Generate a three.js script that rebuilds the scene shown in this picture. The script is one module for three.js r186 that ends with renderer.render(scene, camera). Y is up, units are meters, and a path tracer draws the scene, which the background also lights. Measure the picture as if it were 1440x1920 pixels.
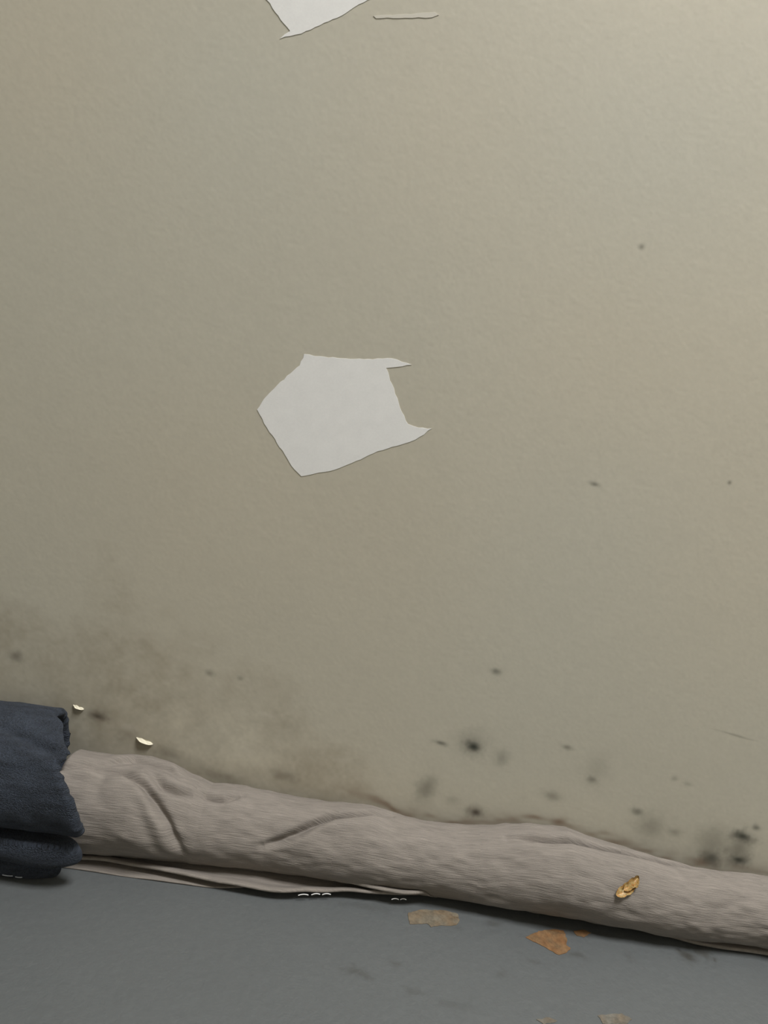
import * as THREE from 'three';
import { RectAreaLightUniformsLib } from 'three/addons/lights/RectAreaLightUniformsLib.js';
import { RoundedBoxGeometry } from 'three/addons/geometries/RoundedBoxGeometry.js';

// ---------------------------------------------------------------- camera, light, exposure
const scene = new THREE.Scene();
scene.background = new THREE.Color(0x000000);
const camera = new THREE.PerspectiveCamera(68, 1440 / 1920, 0.02, 20);
camera.position.set(0, 0.48, 0.66);
camera.rotation.order = 'YXZ';
camera.rotation.set(THREE.MathUtils.degToRad(-12), 0, THREE.MathUtils.degToRad(8.5));
const renderer = new THREE.WebGLRenderer({ antialias: true });
renderer.toneMapping = THREE.LinearToneMapping;
renderer.toneMappingExposure = 1.07;
renderer.shadowMap.enabled = true;
RectAreaLightUniformsLib.init();
// the room's one ceiling panel, up and to the right
const LAMP = { x: 0.62, y: 2.35, z: 0.66, w: 0.6, d: 0.6 };
const lampLight = new THREE.RectAreaLight(0xfdfeff, 49, LAMP.w, LAMP.d);
lampLight.position.set(LAMP.x, LAMP.y - 0.045, LAMP.z);
lampLight.rotation.x = -Math.PI / 2;
scene.add(lampLight);

// ---------------------------------------------------------------- helpers
function rng(seed) { let s = seed >>> 0; return () => { s = (s + 0x6D2B79F5) | 0; let t = Math.imul(s ^ (s >>> 15), 1 | s); t = (t + Math.imul(t ^ (t >>> 7), 61 | t)) ^ t; return ((t ^ (t >>> 14)) >>> 0) / 4294967296; }; }
const TAB = (() => { const r = rng(7), a = new Float32Array(65536); for (let i = 0; i < a.length; i++) a[i] = r() * 2 - 1; return a; })();
function vnoise(x, y, period = 256) {            // value noise, -1..1, tiles with the period
  const xi = Math.floor(x), yi = Math.floor(y), fx = x - xi, fy = y - yi;
  const u = fx * fx * (3 - 2 * fx), v = fy * fy * (3 - 2 * fy);
  const m = k => ((k % period) + period) % period;
  const x0 = m(xi), x1 = m(xi + 1), y0 = m(yi), y1 = m(yi + 1);
  const a = TAB[y0 * 256 + x0], b = TAB[y0 * 256 + x1], c = TAB[y1 * 256 + x0], d = TAB[y1 * 256 + x1];
  return (a + (b - a) * u) * (1 - v) + (c + (d - c) * u) * v;
}
const fbm = (x, y, n = 3) => { let s = 0, a = 0.5; for (let i = 0; i < n; i++) { s += a * vnoise(x, y); x = x * 2.03 + 17.3; y = y * 2.03 + 5.7; a *= 0.5; } return s; };
const smooth = (a, b, x) => { const t = Math.min(1, Math.max(0, (x - a) / (b - a))); return t * t * (3 - 2 * t); };
const toSRGB = v => { v = Math.min(1, Math.max(0, v)); return Math.round(255 * (v <= 0.0031308 ? 12.92 * v : 1.055 * Math.pow(v, 1 / 2.4) - 0.055)); };
function colourTexture(w, h, fn, wrap = THREE.RepeatWrapping) {   // fn(i, j) -> linear [r, g, b]
  const d = new Uint8Array(w * h * 4);
  for (let j = 0, k = 0; j < h; j++) for (let i = 0; i < w; i++, k += 4) { const c = fn(i, j); d[k] = toSRGB(c[0]); d[k + 1] = toSRGB(c[1]); d[k + 2] = toSRGB(c[2]); d[k + 3] = 255; }
  const t = new THREE.DataTexture(d, w, h); t.colorSpace = THREE.SRGBColorSpace;
  t.wrapS = t.wrapT = wrap; t.magFilter = THREE.LinearFilter; t.minFilter = THREE.LinearMipmapLinearFilter; t.generateMipmaps = true; t.needsUpdate = true; return t;
}
function heightTexture(w, h, fn, wrap = THREE.RepeatWrapping) {   // fn -> 0..1
  const d = new Uint8Array(w * h * 4);
  for (let j = 0, k = 0; j < h; j++) for (let i = 0; i < w; i++, k += 4) { const v = Math.round(255 * Math.min(1, Math.max(0, fn(i, j)))); d[k] = d[k + 1] = d[k + 2] = v; d[k + 3] = 255; }
  const t = new THREE.DataTexture(d, w, h);
  t.wrapS = t.wrapT = wrap; t.magFilter = THREE.LinearFilter; t.minFilter = THREE.LinearMipmapLinearFilter; t.generateMipmaps = true; t.needsUpdate = true; return t;
}
function put(name, geometry, material, parent = scene) {
  const m = new THREE.Mesh(geometry, material); m.name = name; m.castShadow = m.receiveShadow = true; parent.add(m); return m;
}
function thing(name, label, category, group) {
  const o = new THREE.Group(); o.name = name; o.userData = { label, category }; if (group) o.userData.group = group; scene.add(o); return o;
}
function structure(o) { o.userData.kind = 'structure'; return o; }
function gridGeometry(nu, nv, fn, closeU = false) {  // fn(u, v) -> [x, y, z, s, t]
  const p = [], uv = [], ix = [];
  for (let j = 0; j <= nv; j++) for (let i = 0; i <= nu; i++) { const q = fn(i / nu, j / nv); p.push(q[0], q[1], q[2]); uv.push(q[3] ?? i / nu, q[4] ?? j / nv); }
  const row = nu + 1;
  for (let j = 0; j < nv; j++) for (let i = 0; i < nu; i++) { const a = j * row + i; ix.push(a, a + 1, a + row, a + 1, a + row + 1, a + row); }
  const g = new THREE.BufferGeometry();
  g.setAttribute('position', new THREE.Float32BufferAttribute(p, 3)); g.setAttribute('uv', new THREE.Float32BufferAttribute(uv, 2)); g.setIndex(ix); g.computeVertexNormals();
  if (closeU) {                                      // weld the normals of the seam
    const n = g.attributes.normal;
    for (let j = 0; j <= nv; j++) { const a = j * row, b = a + nu; const v = new THREE.Vector3(n.getX(a) + n.getX(b), n.getY(a) + n.getY(b), n.getZ(a) + n.getZ(b)).normalize(); n.setXYZ(a, v.x, v.y, v.z); n.setXYZ(b, v.x, v.y, v.z); }
  }
  return g;
}
const lerpTable = (t, x, k) => { if (x <= t[0][0]) return t[0][k]; for (let i = 1; i < t.length; i++) if (x <= t[i][0]) { const a = t[i - 1], b = t[i], f = (x - a[0]) / (b[0] - a[0]); return a[k] + (b[k] - a[k]) * f; } return t[t.length - 1][k]; };

// ---------------------------------------------------------------- wall paint, stains and mould
const WX0 = -0.8, WX1 = 0.8, WY0 = 0, WY1 = 1.2, WW = 2048, WH = 1536;
const WALL = [0.50, 0.465, 0.375];
// x, y, half width, half height, strength, tone (0 black-green mould, 1 brown, 2 grey smudge, 3 pale fleck)
const MARKS = [
  [-0.2415, 0.1013, .0085, .0043, .8, 1], [.1168, .1278, .0077, .0051, .95, 0], [.1148, .1303, .0154, .0133, .3, 0], [.0853, .1266, .0062, .0021, .65, 0],
  [.1447, .1201, .0072, .0072, .34, 0], [.0797, .0781, .0087, .0154, .42, 2], [.1305, .06, .0077, .0056, .9, 1], [.106, .0692, .0062, .0051, .2, 2],
  [.1243, .2062, .0051, .0031, .55, 0], [.2034, .1415, .0051, .0026, .42, 2], [.2333, .1121, .0062, .0036, .42, 2], [.2348, .1248, .0128, .0154, .14, 2],
  [.1994, .0888, .0092, .0051, .36, 2], [.2826, .0859, .0062, .0041, .55, 0], [.2985, .0724, .0143, .0143, .32, 2], [.3223, .0705, .0072, .0046, .3, 2],
  [.3636, .0493, .0097, .0075, .75, 0], [.3584, .0649, .0164, .0185, .32, 2], [.3867, .0767, .0103, .0056, .95, 0], [.3974, .0878, .0046, .0031, .6, 0],
  [.3893, .0513, .0092, .0046, .95, 0], [.3865, .0626, .0113, .0174, .45, 2], [.1786, .3921, .0046, .0021, .55, 0], [.2934, .4109, .0021, .0021, .5, 2],
  [.1768, .5914, .0026, .0026, .45, 2], [-.3224, .1504, .0072, .0051, .5, 1], [.3556, .1785, .0195, .001, .3, 2], [-.1394, .1623, .0046, .0031, .36, 2],
  [-.1105, .1615, .0031, .0026, .3, 2], [-.059, .0678, .0154, .0062, .34, 1], [.3097, .1259, .0031, .0026, .25, 2], [.3233, .1224, .0041, .0021, .22, 2],
  [-.17, .072, .016, .008, .3, 1], [-.21, .086, .02, .01, .22, 1], [-.12, .058, .02, .006, .3, 1],
  [-.2117, .0955, .0072, .0036, .4, 3], [-.0815, .1289, .0103, .0026, .25, 3], [-.151, .1884, .0128, .0021, .22, 3], [-.0053, .0938, .0092, .0031, .2, 3],
  [-.0977, .0899, .0072, .0026, .25, 3], [-.1654, .0674, .0092, .0031, .3, 3],
];
const TONES = [[.022, .026, .018], [.05, .034, .022], [.12, .112, .085], [.62, .58, .49]];
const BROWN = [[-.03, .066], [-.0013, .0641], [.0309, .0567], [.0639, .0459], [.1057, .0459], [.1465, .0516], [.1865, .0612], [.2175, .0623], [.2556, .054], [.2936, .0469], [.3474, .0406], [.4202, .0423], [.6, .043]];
const wallMap = (() => {
  const w = new Float32Array(WW * WH * 3);
  for (let j = 0, k = 0; j < WH; j++) {
    const y = WY0 + (j + .5) / WH * (WY1 - WY0);
    for (let i = 0; i < WW; i++, k += 3) {
      const x = WX0 + (i + .5) / WW * (WX1 - WX0);
      const n = fbm(x * 9, y * 9, 3), f = vnoise(x * 420, y * 420), g = vnoise(x * 160 + 31, y * 160);
      const m = 1 + .022 * n + .018 * f + .012 * g, hue = .02 * vnoise(x * 6 + 9, y * 6);
      w[k] = WALL[0] * m * (1 + hue); w[k + 1] = WALL[1] * m; w[k + 2] = WALL[2] * m * (1 - hue);
      // fine mottling low on the left, grain on both sides of the paint's own tone
      // wall tinted browner and darker low on the left, ragged and blotchy
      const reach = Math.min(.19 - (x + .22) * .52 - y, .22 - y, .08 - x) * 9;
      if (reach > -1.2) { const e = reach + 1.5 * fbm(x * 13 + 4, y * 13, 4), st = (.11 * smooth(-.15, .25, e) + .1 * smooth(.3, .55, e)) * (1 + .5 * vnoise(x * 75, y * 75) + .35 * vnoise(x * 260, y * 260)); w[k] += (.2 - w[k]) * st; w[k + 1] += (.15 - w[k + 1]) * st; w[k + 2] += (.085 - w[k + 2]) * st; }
      const mask = smooth(.09, .0, Math.hypot((x + .15) * .32, (y - .09)));
      if (mask > 0) { const q = mask * (.16 * fbm(x * 55, y * 75 + 3, 4) + .05 * vnoise(x * 300, y * 300)); for (let c = 0; c < 3; c++) w[k + c] *= 1 + q; }
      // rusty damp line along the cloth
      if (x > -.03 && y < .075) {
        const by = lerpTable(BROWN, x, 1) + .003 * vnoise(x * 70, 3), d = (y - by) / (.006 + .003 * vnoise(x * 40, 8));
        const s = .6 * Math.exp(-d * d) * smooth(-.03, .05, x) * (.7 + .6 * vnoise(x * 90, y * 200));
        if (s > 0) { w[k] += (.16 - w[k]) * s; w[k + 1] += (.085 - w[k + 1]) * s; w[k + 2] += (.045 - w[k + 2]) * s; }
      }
    }
  }
  for (const [mx, my, rx, ry, st, tone] of MARKS) {
    const i0 = Math.floor((mx - rx * 2.6 - WX0) / (WX1 - WX0) * WW), i1 = Math.ceil((mx + rx * 2.6 - WX0) / (WX1 - WX0) * WW);
    const j0 = Math.max(0, Math.floor((my - ry * 2.6 - WY0) / (WY1 - WY0) * WH)), j1 = Math.ceil((my + ry * 2.6 - WY0) / (WY1 - WY0) * WH);
    for (let j = j0; j <= j1; j++) for (let i = i0; i <= i1; i++) {
      const x = WX0 + (i + .5) / WW * (WX1 - WX0), y = WY0 + (j + .5) / WH * (WY1 - WY0);
      const wob = 1 + .2 * vnoise(x * 150 + mx * 90, y * 150) + .12 * vnoise(x * 420, y * 420 + mx * 50);
      const a = 8.5 * Math.PI / 180, dx = x - mx, dy = y - my, u = (dx * Math.cos(a) - dy * Math.sin(a)) / rx, v = (dx * Math.sin(a) + dy * Math.cos(a)) / ry;
      const r = Math.hypot(u, v) * wob, s = (tone === 2 ? Math.min(.8, st * 1.4) : st) * Math.exp(-r * r * 1.15), k = (j * WW + i) * 3, c = TONES[tone];
      for (let q = 0; q < 3; q++) w[k + q] += (c[q] - w[k + q]) * s;
    }
  }
  return colourTexture(WW, WH, (i, j) => { const k = (j * WW + i) * 3; return [w[k], w[k + 1], w[k + 2]]; }, THREE.ClampToEdgeWrapping);
})();
const plasterBump = heightTexture(512, 512, (i, j) => .5 + .22 * vnoise(i / 4, j / 4, 128) + .3 * vnoise(i / 32, j / 32, 16) + .1 * vnoise(i / 2, j / 2, 256));
plasterBump.repeat.set(4, 3);
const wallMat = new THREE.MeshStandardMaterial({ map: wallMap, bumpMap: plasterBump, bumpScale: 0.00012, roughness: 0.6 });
const plainWall = new THREE.MeshStandardMaterial({ color: new THREE.Color().setRGB(.5, .48, .425), roughness: 0.7 });

// ---------------------------------------------------------------- room shell
const RX0 = -1.5, RX1 = 1.7, RZ1 = 2.4, RH = 2.4, TH = 0.12;
{
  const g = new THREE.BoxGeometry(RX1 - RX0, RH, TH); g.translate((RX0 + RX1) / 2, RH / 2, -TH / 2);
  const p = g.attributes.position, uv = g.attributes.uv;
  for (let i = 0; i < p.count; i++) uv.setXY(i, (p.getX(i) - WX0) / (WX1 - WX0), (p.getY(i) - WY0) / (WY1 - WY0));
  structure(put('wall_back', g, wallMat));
}
function slab(name, x0, x1, y0, y1, z0, z1, m) { const g = new THREE.BoxGeometry(x1 - x0, y1 - y0, z1 - z0); g.translate((x0 + x1) / 2, (y0 + y1) / 2, (z0 + z1) / 2); return structure(put(name, g, m)); }
slab('wall_left', RX0 - TH, RX0, 0, RH, -TH, RZ1 + TH, plainWall);
slab('wall_right', RX1, RX1 + TH, 0, RH, -TH, RZ1 + TH, plainWall);
slab('wall_front', RX0, RX1, 0, RH, RZ1, RZ1 + TH, plainWall);
slab('ceiling', RX0 - TH, RX1 + TH, RH, RH + TH, -TH, RZ1 + TH, new THREE.MeshStandardMaterial({ color: new THREE.Color().setRGB(.7, .69, .66), roughness: .9 }));

// floor: grey-blue paint, scuffed
const FX0 = -0.8, FX1 = 0.8, FZ0 = 0, FZ1 = 0.8, FW = 2048, FH = 1024, FLOOR = [.100, .1065, .1065];
const SCUFFS = [
  [.1501, .0733, .0071, .0045, .5], [.3237, .0762, .0094, .0065, .95], [.3375, .069, .0094, .0075, .75], [.0307, .1471, .0118, .0045, .4], [.0373, .1496, .0047, .0036, .4],
  [.0647, .1343, .0059, .0027, .4], [.0756, .1586, .0059, .0036, .35], [.1505, .1287, .0047, .0036, .35], [.18, .1099, .0082, .0027, .35], [.2195, .0948, .0106, .0036, .5],
  [.1158, .0846, .0088, .0036, .25], [.0377, .0747, .0235, .0036, .25], [.1087, .1661, .0118, .0055, .25], [.2677, .0886, .0047, .0036, .35], [.25, .0655, .012, .0025, .4], [.2, .066, .02, .004, .2],
];
const floorMap = colourTexture(FW, FH, (i, j) => {
  const x = FX0 + (i + .5) / FW * (FX1 - FX0), z = FZ0 + (j + .5) / FH * (FZ1 - FZ0);
  let m = 1 + .03 * fbm(x * 12, z * 12, 3) + .03 * vnoise(x * 400, z * 400) + .015 * vnoise(x * 130, z * 130);
  const c = [FLOOR[0] * m, FLOOR[1] * m, FLOOR[2] * m];
  for (const [sx, sz, rx, rz, st] of SCUFFS) {
    const dx = (x - sx) / rx, dz = (z - sz) / rz; if (dx * dx + dz * dz > 7) continue;
    const r = Math.hypot(dx, dz) * (1 + .45 * vnoise(x * 170, z * 170) + .25 * vnoise(x * 400, z * 400)), s = st * Math.exp(-r * r * 1.3);
    c[0] += (.05 - c[0]) * s; c[1] += (.048 - c[1]) * s; c[2] += (.042 - c[2]) * s;
  }
  return c;
}, THREE.ClampToEdgeWrapping);
const floorBump = heightTexture(512, 512, (i, j) => .5 + .3 * vnoise(i / 8, j / 8, 64) + .2 * vnoise(i / 2, j / 2, 256));
floorBump.repeat.set(6, 3);
const floorMat = new THREE.MeshStandardMaterial({ map: floorMap, bumpMap: floorBump, bumpScale: .0003, roughness: .5 });
const floor = (() => {
  const g = new THREE.BoxGeometry(RX1 - RX0 + 2 * TH, TH, RZ1 + 2 * TH); g.translate((RX0 + RX1) / 2, -TH / 2, RZ1 / 2);
  const p = g.attributes.position, uv = g.attributes.uv;
  for (let i = 0; i < p.count; i++) uv.setXY(i, (p.getX(i) - FX0) / (FX1 - FX0), (p.getZ(i) - FZ0) / (FZ1 - FZ0));
  return structure(put('floor', g, floorMat));
})();

// ---------------------------------------------------------------- ragged flat pieces (torn scraps, bare patches)
function ragged(pts, step, rough, seed) {            // closed outline, resampled with a torn edge
  const out = [], r = rng(seed);
  for (let i = 0; i < pts.length; i++) {
    const a = pts[i], b = pts[(i + 1) % pts.length], L = Math.hypot(b[0] - a[0], b[1] - a[1]), n = Math.max(1, Math.round(L / step));
    for (let k = 0; k < n; k++) { const f = k / n, o = k ? rough * (r() * 2 - 1) : 0; out.push(new THREE.Vector2(a[0] + (b[0] - a[0]) * f - (b[1] - a[1]) / L * o, a[1] + (b[1] - a[1]) * f + (b[0] - a[0]) / L * o)); }
  }
  return out;
}
function plate(pts, t, bevel) { return new THREE.ExtrudeGeometry(new THREE.Shape(pts), { depth: t, bevelEnabled: true, bevelThickness: bevel, bevelSize: bevel, bevelOffset: -bevel, bevelSegments: 2, steps: 1 }); }
{
  const grain = colourTexture(256, 256, (i, j) => { const m = 1 + .02 * vnoise(i / 2, j / 2, 128) + .02 * vnoise(i / 16, j / 16, 16); return [.80 * m, .785 * m, .755 * m]; });
  grain.repeat.set(8, 8);
  const scrapMat = new THREE.MeshStandardMaterial({ map: grain, roughness: .85 });
  const mid = [[-.0875, .4658], [-.0737, .466], [-.0554, .4669], [-.0328, .4697], [-.0126, .4731], [.0048, .4703], [-.0071, .4667], [-.0164, .4644], [-.0094, .4518], [.0004, .4326], [.0093, .42], [.0189, .4182], [.0304, .4194], [.0244, .4129], [.0139, .4052], [-.0015, .3982], [-.0168, .3902], [-.0342, .379], [-.0473, .3713], [-.0655, .3647], [-.0769, .3606], [-.0837, .3658], [-.0959, .3807], [-.1094, .3952], [-.1222, .413], [-.1173, .423], [-.1072, .4365], [-.0969, .4481], [-.09, .4559]];
  const up = [[-.1499, .7306], [-.1395, .7207], [-.129, .7112], [-.1365, .7046], [-.1201, .7105], [-.1062, .7183], [-.0904, .7272], [-.0713, .7411], [-.0538, .7509], [-.0419, .7547], [-.0518, .7571], [-.0647, .768], [-.0734, .7851], [-.0618, .791], [-.0987, .7891], [-.1317, .7884], [-.1543, .769], [-.166, .7464]];
  const strip = [[-.0656, .7306], [-.0409, .735], [-.0185, .7395], [-.0149, .7381], [-.02, .7355], [-.0406, .7324], [-.0632, .729]];
  const a = put('torn_scrap', plate(ragged(mid, .004, .0006, 3), .0001, .0001), scrapMat);
  a.position.z = .00015; a.userData = { label: 'torn white scrap with two pointed tails in the middle of the wall', category: 'scrap', group: 'torn white scraps on the wall' };
  const b = thing('torn_scrap_001', 'torn white scrap cut off by the top edge, highest on the wall', 'scrap', 'torn white scraps on the wall');
  b.position.z = .00015;
  put('scrap_sheet', plate(ragged(up, .004, .0006, 4), .0001, .0001), scrapMat, b);
  const s = put('torn_strip', plate(ragged(strip, .005, .0004, 5), .0001, .0001), new THREE.MeshStandardMaterial({ color: new THREE.Color().setRGB(.59, .555, .475), roughness: .8 }), b);
  s.userData.label = 'thin pale torn strip beside the scrap';
  b.children[0].position.z = 0;
}
{
  const rustTex = (base, seed) => { const t = colourTexture(256, 256, (i, j) => { const m = 1 + .22 * vnoise(i / 12 + seed, j / 12, 64) + .15 * vnoise(i / 4, j / 4, 64), k = .12 * vnoise(i / 20, j / 20 + seed, 64); return [base[0] * m, base[1] * m * (1 + k), base[2] * m * (1 + 2 * k)]; }); t.repeat.set(14, 14); return t; };
  const orange = new THREE.MeshStandardMaterial({ map: rustTex([.18, .098, .042], 3), roughness: .9 });
  const tan = new THREE.MeshStandardMaterial({ map: rustTex([.155, .121, .08], 9), roughness: .9 });
  const faint = new THREE.MeshStandardMaterial({ map: rustTex([.145, .13, .105], 5), roughness: .9 });
  const patches = [
    [tan, 'pale tan bare patch', [[.0735, .0752], [.0855, .0688], [.1049, .0655], [.1184, .0673], [.1198, .0749], [.116, .0814], [.0993, .086], [.0936, .0884], [.0899, .0847], [.0749, .0884]]],
    [orange, 'large orange-brown bare patch', [[.1772, .0837], [.1907, .0735], [.2035, .069], [.2138, .0683], [.2152, .0775], [.2131, .0853], [.2163, .0883], [.2101, .0954], [.204, .0984], [.1964, .0945], [.1859, .0881]]],
    [orange, 'small orange-brown bare patch', [[.2232, .0671], [.2336, .0637], [.2393, .0664], [.2315, .073], [.2254, .0723]]],
    [faint, 'faint tan bare patch', [[.223, .1559], [.2436, .1499], [.2508, .1545], [.2427, .1607], [.2255, .1627]]],
    [faint, 'faint tan bare patch', [[.1725, .168], [.1836, .1642], [.1893, .1665], [.1781, .1717]]],
  ];
  patches.forEach(([m, label, pts], i) => {
    const g = plate(ragged(pts, .0025, .0007, 20 + i), .0001, .0002); g.rotateX(Math.PI / 2); g.translate(0, .0003, 0);
    put('bare_patch' + (i ? '_00' + i : ''), g, m, floor).userData.label = label;
  });
}

// ---------------------------------------------------------------- grey rolled towel
function fibreTextures(base, along, amp, seed) {      // pile combed along the roll
  const h = (i, j) => .45 * vnoise(i / (along * 2) + seed, j / 2, 256) + .35 * vnoise(i / (along * 4), j / 4 + seed, 128) + .2 * vnoise(i / 2, j / 2, 256) + .3 * vnoise(i / 64, j / 32, 8);
  return {
    map: colourTexture(512, 512, (i, j) => { const m = 1 + amp * h(i, j); return [base[0] * m, base[1] * m, base[2] * m]; }),
    bumpMap: heightTexture(512, 512, (i, j) => .5 + .42 * h(i, j)),
  };
}
const greyTex = fibreTextures([.226, .199, .173], 11, .24, 0);
const greyMat = new THREE.MeshPhysicalMaterial({ ...greyTex, bumpScale: .0005, roughness: 1, sheen: .15, sheenRoughness: .7, sheenColor: new THREE.Color().setRGB(.5, .46, .42) });
const PROFILE = [[-.33, .0427, .049], [-.3, .0431, .049], [-.27, .0435, .049], [-.24, .0432, .0495], [-.21, .0425, .0468], [-.18, .0423, .0442], [-.15, .0393, .0422], [-.12, .0345, .0421], [-.09, .0351, .04], [-.06, .0333, .038], [-.03, .0331, .0373], [0, .0338, .0374], [.03, .0342, .0372], [.06, .0318, .0377], [.09, .0309, .0379], [.12, .0316, .0377], [.15, .0341, .0382], [.18, .0374, .0384], [.21, .0384, .0393], [.24, .036, .0411], [.27, .0338, .0427], [.3, .032, .0442], [.33, .0304, .0445], [.36, .0296, .0432], [.45, .031, .042], [.56, .033, .042]];
// folds: points (x, angle in degrees from the front over the top), step height on the front side, groove depth, groove width, fade length
const FOLDS = [
  { p: [[-.2185, 78], [-.1924, 74], [-.1742, 62], [-.1614, 47], [-.1453, 24], [-.13, -10]], h: .006, g: .007, w: .004, L: .035, side: 1 },
  { p: [[-.062, 14], [-.0499, 22], [-.0327, 39], [-.02, 55], [-.0047, 71], [.0214, 81], [.0486, 97]], h: .004, g: .009, w: .004, L: .05, side: 1 },
  { p: [[.155, 78], [.1962, 78], [.2242, 83], [.2462, 86], [.2661, 88], [.2925, 93], [.3232, 99], [.3464, 105], [.4, 118]], h: .003, g: .013, w: .0034, L: .05, side: 1 },
  { p: [[-.172, 82], [-.1573, 68], [-.1459, 66], [-.13, 70]], h: .002, g: .009, w: .0042, L: .02, side: 1 },
  { p: [[-.128, 79], [-.115, 74], [-.104, 73], [-.09, 84]], h: .0015, g: .007, w: .004, L: .02, side: 1 },
  { p: [[-.225, 84], [-.2142, 87], [-.191, 102], [-.1592, 97], [-.1396, 82]], h: .004, g: .003, w: .0035, L: .02, side: -1 },
  { p: [[-.262, 62], [-.2468, 70], [-.2277, 79], [-.2067, 74]], h: .004, g: .004, w: .004, L: .018, side: 1 },
  { p: [[-.1779, 43], [-.1623, 16], [-.1494, -10], [-.14, -30]], h: 0, g: .0025, w: .006, L: .02, side: 1 },
];
const SCALE = .036 * Math.PI / 180;
function foldHeight(x, deg) {
  let s = 0;
  for (const f of FOLDS) {
    const px = x, py = deg * SCALE, n = f.p.length - 1; let best = 1e9, sd = 0, t = 0;
    for (let i = 0; i < n; i++) {
      const ax = f.p[i][0], ay = f.p[i][1] * SCALE, bx = f.p[i + 1][0] - ax, by = f.p[i + 1][1] * SCALE - ay;
      const L2 = bx * bx + by * by, k = Math.min(1, Math.max(0, ((px - ax) * bx + (py - ay) * by) / L2)), dx = px - ax - bx * k, dy = py - ay - by * k, d = dx * dx + dy * dy;
      if (d < best) { best = d; sd = Math.sqrt(d) * Math.sign(bx * dy - by * dx || 1); t = (i + k) / n; }
    }
    const ends = Math.sqrt(Math.max(0, Math.sin(Math.PI * Math.min(.98, Math.max(.02, t))))), d = Math.abs(sd);
    const along = (x - f.p[0][0]) / (f.p[n][0] - f.p[0][0]), end2 = smooth(0, .35, along) * smooth(1, .75, along);
    if (d > .12) continue;
    s -= f.g * Math.exp(-(d * d) / (f.w * f.w)) * ends;
    if (f.h) { const q = sd * f.side; if (q < 0) s += f.h * smooth(0, .004, -q) * Math.exp(-(q * q) / (f.L * f.L)) * end2; }
  }
  return s;
}
function rollPoint(x, deg, shrink = 1) {
  const R = lerpTable(PROFILE, x, 1), zc = lerpTable(PROFILE, x, 2), a = deg * Math.PI / 180;
  const dg = deg > 280 ? deg - 360 : deg;
  let d = dg > 150 || dg < -45 ? 0 : foldHeight(x, dg) * smooth(-45, -12, dg) * smooth(150, 128, dg);
  d += .0022 * fbm(x * 26, dg * .028 + 2, 3) + .0005 * vnoise(x * 90, dg * .12);
  const r = (R + d) * shrink;
  return [x, Math.max(.0006, R + r * Math.sin(a)), Math.max(.0025, zc + r * Math.cos(a))];
}
const towel = thing('rolled_towel', 'long grey-beige towel rolled up along the foot of the wall', 'towel');
const XL = -.254, XR = .52;
put('roll', gridGeometry(250, 800, (u, v) => {
  const x0 = XL + v * (XR - XL), t = Math.min((x0 - XL) / .01, (XR - x0) / .022, 1), shrink = Math.sqrt(Math.max(0, 1 - (1 - t) * (1 - t)));
  const deg = (u * 360 + 230) % 360.0001, q = rollPoint(x0, deg, Math.max(.02, shrink));
  return [q[0], q[1], q[2], x0 / .13, u * 3];
}, true), greyMat, towel);

function sheet(front, back, yb, thick, lift) {         // a folded layer: runs from z = back to a rounded front edge
  const curve = new THREE.CatmullRomCurve3(front.map(([x, z]) => new THREE.Vector3(x, 0, z)), false, 'catmullrom', .5);
  const prof = [], r = thick / 2;
  for (let i = 0; i <= 30; i++) prof.push([i / 30, -r, 0]);
  for (let i = 1; i < 12; i++) { const a = -Math.PI / 2 + i * Math.PI / 12; prof.push([1, r * Math.sin(a), r * Math.cos(a)]); }
  for (let i = 30; i >= 0; i--) prof.push([i / 30, r, 0]);
  return gridGeometry(prof.length - 1, 160, (u, v) => {
    const p = curve.getPoint(v), q = prof[Math.round(u * (prof.length - 1))], e = smooth(0, .05, v) * smooth(1, .95, v);
    const z = back + (p.z - r - back) * q[0] + q[2] * e, wave = .0009 * vnoise(p.x * 40, q[0] * 3) * q[0];
    return [p.x, Math.max(.0004, yb + r + q[1] * (.15 + .85 * e) + lift * smooth(.72, 1, q[0]) * e + wave), z, p.x / .13, z / .06 + q[1] * 8];
  });
}
put('loose_layer', sheet([[-.245, .083], [-.2276, .0815], [-.1967, .0775], [-.1478, .0795], [-.0898, .0835], [-.0425, .0848], [-.0152, .0784], [.0127, .0715], [.0413, .0692], [.075, .0634], [.1, .055]], .03, .0018, .003, .006), greyMat, towel);
put('loose_layer', sheet([[-.20, .066], [-.1718, .0668], [-.1382, .0674], [-.1041, .0685], [-.0661, .0667], [-.0377, .0643], [.0015, .0651], [.0405, .07], [.0692, .0707], [.095, .062]], .03, .0072, .003, .006), greyMat, towel);
put('loose_layer', sheet([[-.24, .084], [-.2229, .083], [-.1845, .083], [-.1326, .0822], [-.0996, .0806], [-.07, .075]], .03, .0004, .0016, 0), greyMat, towel);
put('loose_layer', sheet([[.29, .055], [.3275, .0635], [.3466, .0646], [.3706, .065], [.4009, .0635], [.45, .064], [.5, .06]], .03, .0008, .0035, .001), greyMat, towel);
{
  const white = new THREE.MeshStandardMaterial({ color: new THREE.Color().setRGB(.85, .84, .82), roughness: .6 });
  const st = [[-.0246, .0817, -.016, .0795], [-.0134, .0787, -.006, .0765], [-.004, .0765, .0033, .0747], [.0577, .0695, .064, .0682], [.0655, .068, .0708, .067]];
  for (const [x0, z0, x1, z1] of st) {
    const c = new THREE.QuadraticBezierCurve3(new THREE.Vector3(x0, .0066, z0), new THREE.Vector3((x0 + x1) / 2, .0085, (z0 + z1) / 2), new THREE.Vector3(x1, .0066, z1));
    put('stitch', new THREE.TubeGeometry(c, 10, .0004, 6), white, towel).userData.label = 'white hem stitch';
  }
}

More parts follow.
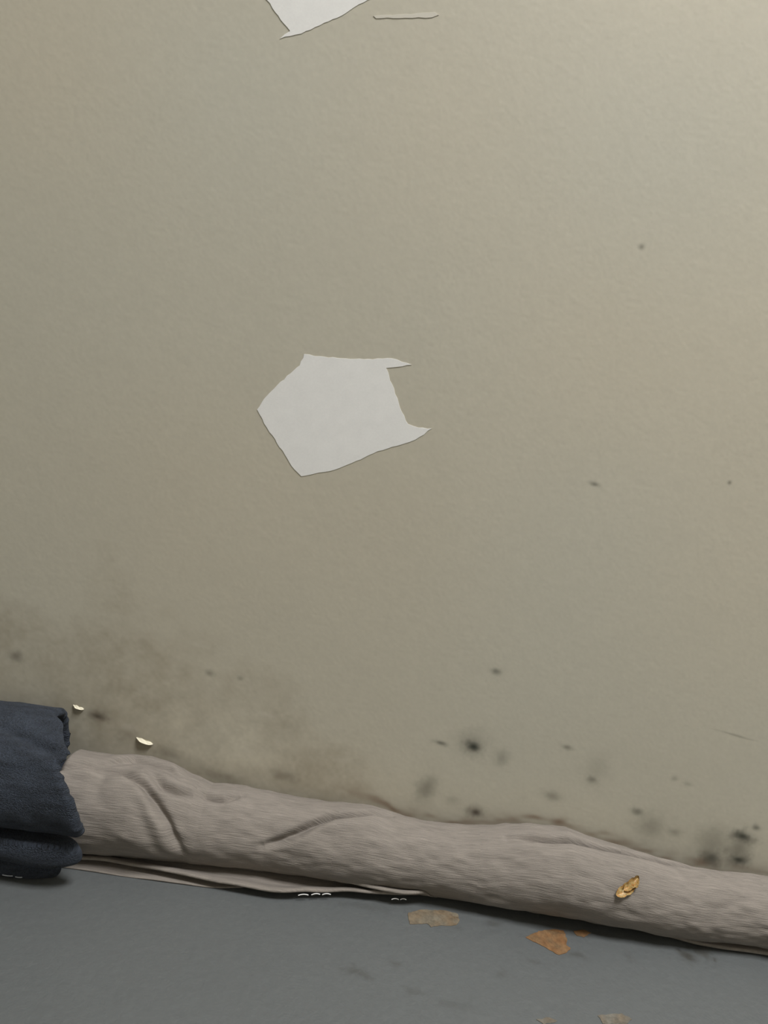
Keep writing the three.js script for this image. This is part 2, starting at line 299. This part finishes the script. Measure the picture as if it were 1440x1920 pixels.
// ---------------------------------------------------------------- navy folded towel
const navyTex = fibreTextures([.029, .036, .050], 1.2, .9, 40);
const navyMat = new THREE.MeshPhysicalMaterial({ ...navyTex, bumpScale: .0025, roughness: 1, sheen: .35, sheenRoughness: .6, sheenColor: new THREE.Color().setRGB(.08, .1, .13) });
const navy = thing('folded_towel', 'navy blue folded towel heaped on the floor at the left edge', 'towel');
{
  const cy = .083, cz = .064, hy = .041, hz = .06, X0 = -.56, INNER = -.262;
  // how far right the wrapped top reaches, by angle from the front over the top
  const END = [[-180, -.263], [-62, -.263], [-56, -.222], [-42, -.207], [-22, -.205], [0, -.21], [27, -.221], [40, -.229], [49, -.232], [56, -.229], [64, -.229], [77, -.238], [95, -.25], [107, -.264], [180, -.264]];
  const pow = (v, e) => Math.sign(v) * Math.pow(Math.abs(v), e);
  put('wrapped_top', gridGeometry(180, 220, (u, v) => {
    const deg = u * 360 - 180, a = deg * Math.PI / 180, xe = lerpTable(END, deg, 1) + .0012 * vnoise(deg * .2, 4);
    let x, rad;
    if (v < .06) { const k = v / .06; x = X0 + .02 * (1 - Math.sqrt(1 - (1 - k) * (1 - k) * .999)) * 0 + .015 * (1 - Math.cos(k * Math.PI / 2)); rad = Math.max(.02, Math.sin(k * Math.PI / 2)); }
    else if (v < .7) { const k = (v - .06) / .64; x = X0 + .015 + (xe - .006 - X0 - .015) * (1 - Math.pow(1 - k, 1.6)); rad = 1; }
    else if (v < .85) { const b = (v - .7) / .15 * Math.PI; x = xe - .006 + .006 * Math.sin(b); rad = 1 - .09 * (1 - Math.cos(b)); }   // the rolled lip
    else if (v < .93) { const k = (v - .85) / .08; x = xe - .006 + (Math.min(INNER, xe - .006) - xe + .006) * k; rad = .82; }
    else { x = Math.min(INNER, xe - .006); rad = Math.max(.02, .82 * (1 - (v - .93) / .07)); }
    const dd = (deg - (72 - (x + .27) * 420)) / 7, d2 = (deg - (30 + (x + .27) * 300)) / 10;
    let r = 1 + .045 * fbm(x * 24, deg * .018, 3) + .012 * vnoise(x * 80, deg * .06);
    r -= (.10 * Math.exp(-dd * dd) + .04 * Math.exp(-d2 * d2)) * smooth(-.34, -.29, x) * smooth(-.225, -.25, x);
    r *= rad;
    return [x, Math.max(.04, cy + hy * r * pow(Math.sin(a), .8)), Math.max(.003, cz + hz * r * pow(Math.cos(a), .8)), x / .1, u * 5];
  }, true), navyMat, navy);
  function pad(outline, y0, y1, name, amp) {           // thick folded layer with rounded edges
    const c = new THREE.CatmullRomCurve3(outline.map(([x, z]) => new THREE.Vector3(x, 0, z)), true, 'centripetal'), h = (y1 - y0) / 2, mx = -.3, mz = .092;
    put(name, gridGeometry(260, 48, (u, v) => {
      const p = c.getPoint(u % 1), nx = p.x - mx, nz = p.z - mz, L = Math.hypot(nx, nz), inset = Math.min(h, L * .8);
      let rad, y;
      if (v < .15) { rad = (L - inset) * v / .15; y = -h; } else if (v > .85) { rad = (L - inset) * (1 - v) / .15; y = h; } else { const b = -Math.PI / 2 + (v - .15) / .7 * Math.PI; rad = L - inset + inset * Math.cos(b); y = h * Math.sin(b); }
      const w = amp * vnoise(p.x * 35 + 3, v * 2);
      return [mx + nx / L * rad, Math.max(.0006, (y0 + y1) / 2 + y + w * (rad / L)), mz + nz / L * rad, (mx + nx / L * rad) / .1, (mz + nz / L * rad + y) / .06];
    }, true), navyMat, navy);
  }
  pad([[-.56, .02], [-.56, .1], [-.45, .116], [-.34, .118], [-.27, .118], [-.232, .117], [-.213, .112], [-.207, .106], [-.216, .1], [-.262, .0965], [-.272, .07], [-.275, .02], [-.4, .015]], .024, .045, 'folded_layer', .002);
  pad([[-.56, .02], [-.56, .09], [-.45, .104], [-.34, .107], [-.28, .108], [-.25, .105], [-.235, .1], [-.228, .096], [-.235, .092], [-.262, .089], [-.272, .07], [-.275, .02], [-.4, .015]], .0006, .0235, 'folded_layer', .002);
}

{
  const thread = new THREE.MeshStandardMaterial({ color: new THREE.Color().setRGB(.38, .4, .44), roughness: .7 });
  for (const [x0, x1] of [[-.272, -.264], [-.261, -.256]]) {
    const c = new THREE.QuadraticBezierCurve3(new THREE.Vector3(x0, .006, .1085), new THREE.Vector3((x0 + x1) / 2, .0068, .11), new THREE.Vector3(x1, .0055, .1075));
    put('stitch', new THREE.TubeGeometry(c, 8, .0005, 6), thread, navy).userData.label = 'pale hem stitch';
  }
}

// ---------------------------------------------------------------- dry flake on the grey towel
{
  const tex = colourTexture(128, 128, (i, j) => { const m = 1 + .35 * vnoise(i / 3, j / 14, 64) + .2 * vnoise(i / 8, j / 8, 16), k = .25 * vnoise(i / 10 + 5, j / 20, 16); return [.40 * m, .25 * m * (1 + k), .09 * m * (1 + 2 * k)]; });
  const mat = new THREE.MeshStandardMaterial({ map: tex, roughness: .45, side: THREE.DoubleSide });
  const o = thing('dry_flake', 'small curled golden-brown dry flake lying on the grey towel', 'flake');
  const base = rollPoint(.2585, 37); o.position.set(...base);
  const n = new THREE.Vector3(0, Math.sin(37 * Math.PI / 180), Math.cos(37 * Math.PI / 180));
  o.scale.setScalar(.86); o.quaternion.setFromUnitVectors(new THREE.Vector3(0, 1, 0), n);
  const blade = (len, wid, curl, seed) => gridGeometry(14, 12, (u, v) => {
    const s = (u - .5) * 2, t = (v - .5) * 2, ww = wid * Math.sqrt(Math.max(.02, 1 - s * s * .9)) * (1 + .25 * vnoise(u * 7 + seed, 2));
    return [s * len, .0012 + curl * t * t + .0012 * Math.sin(u * 5 + seed) + .0006 * vnoise(u * 8, v * 8 + seed), t * ww, u, v];
  });
  const b1 = put('blade', blade(.0115, .0048, .0025, 1), mat, o); b1.rotation.y = .55; b1.position.set(-.002, 0, .004);
  const b2 = put('blade', blade(.0095, .0036, .003, 4), mat, o); b2.rotation.y = .75; b2.position.set(.003, .0012, -.002);
  const b3 = put('blade', blade(.006, .003, .002, 8), mat, o); b3.rotation.y = 1.3; b3.position.set(.0085, .0006, -.005);
}

// ---------------------------------------------------------------- paint flakes lifting off the wall
{
  const mat = new THREE.MeshStandardMaterial({ color: new THREE.Color().setRGB(.76, .7, .54), roughness: .6, side: THREE.DoubleSide });
  const flake = (name, x, y, len, hgt, lift, label) => {
    const g = gridGeometry(16, 10, (u, v) => {
      const s = (u - .5) * 2, e = Math.sqrt(Math.max(.03, 1 - s * s));
      return [s * len, (v - .5) * 2 * hgt * e * (1 + .2 * vnoise(u * 6, x * 90)), .0006 + lift * (1 - v) * (1 - v) * e + .0004 * vnoise(u * 7, v * 5), u, v];
    });
    const m = put(name, g, mat); m.position.set(x, y, 0); m.rotation.z = -.12 - .14;
    m.userData = { label, category: 'paint flake', group: 'paint flakes lifting off the wall' };
  };
  flake('paint_flake', -.2599, .1084, .0055, .0012, .0022, 'small pale paint flake on the wall beside the navy towel');
  flake('paint_flake_001', -.1943, .0837, .0085, .0014, .003, 'larger pale paint flake just above the grey rolled towel');
}

// ---------------------------------------------------------------- ceiling lamp (above the frame)
{
  const o = thing('ceiling_light', 'square white ceiling light panel above the wall', 'lamp');
  o.position.set(LAMP.x, LAMP.y, LAMP.z);
  put('frame', new RoundedBoxGeometry(LAMP.w + .05, .05, LAMP.d + .05, 3, .008).translate(0, .025, 0), new THREE.MeshStandardMaterial({ color: 0xe8e8e6, roughness: .5 }), o);
  put('diffuser', new RoundedBoxGeometry(LAMP.w, .03, LAMP.d, 3, .006).translate(0, -.015, 0), new THREE.MeshStandardMaterial({ color: 0xffffff, emissive: 0xfffaf2, emissiveIntensity: 1.0, roughness: .6 }), o);
}
renderer.render(scene, camera);
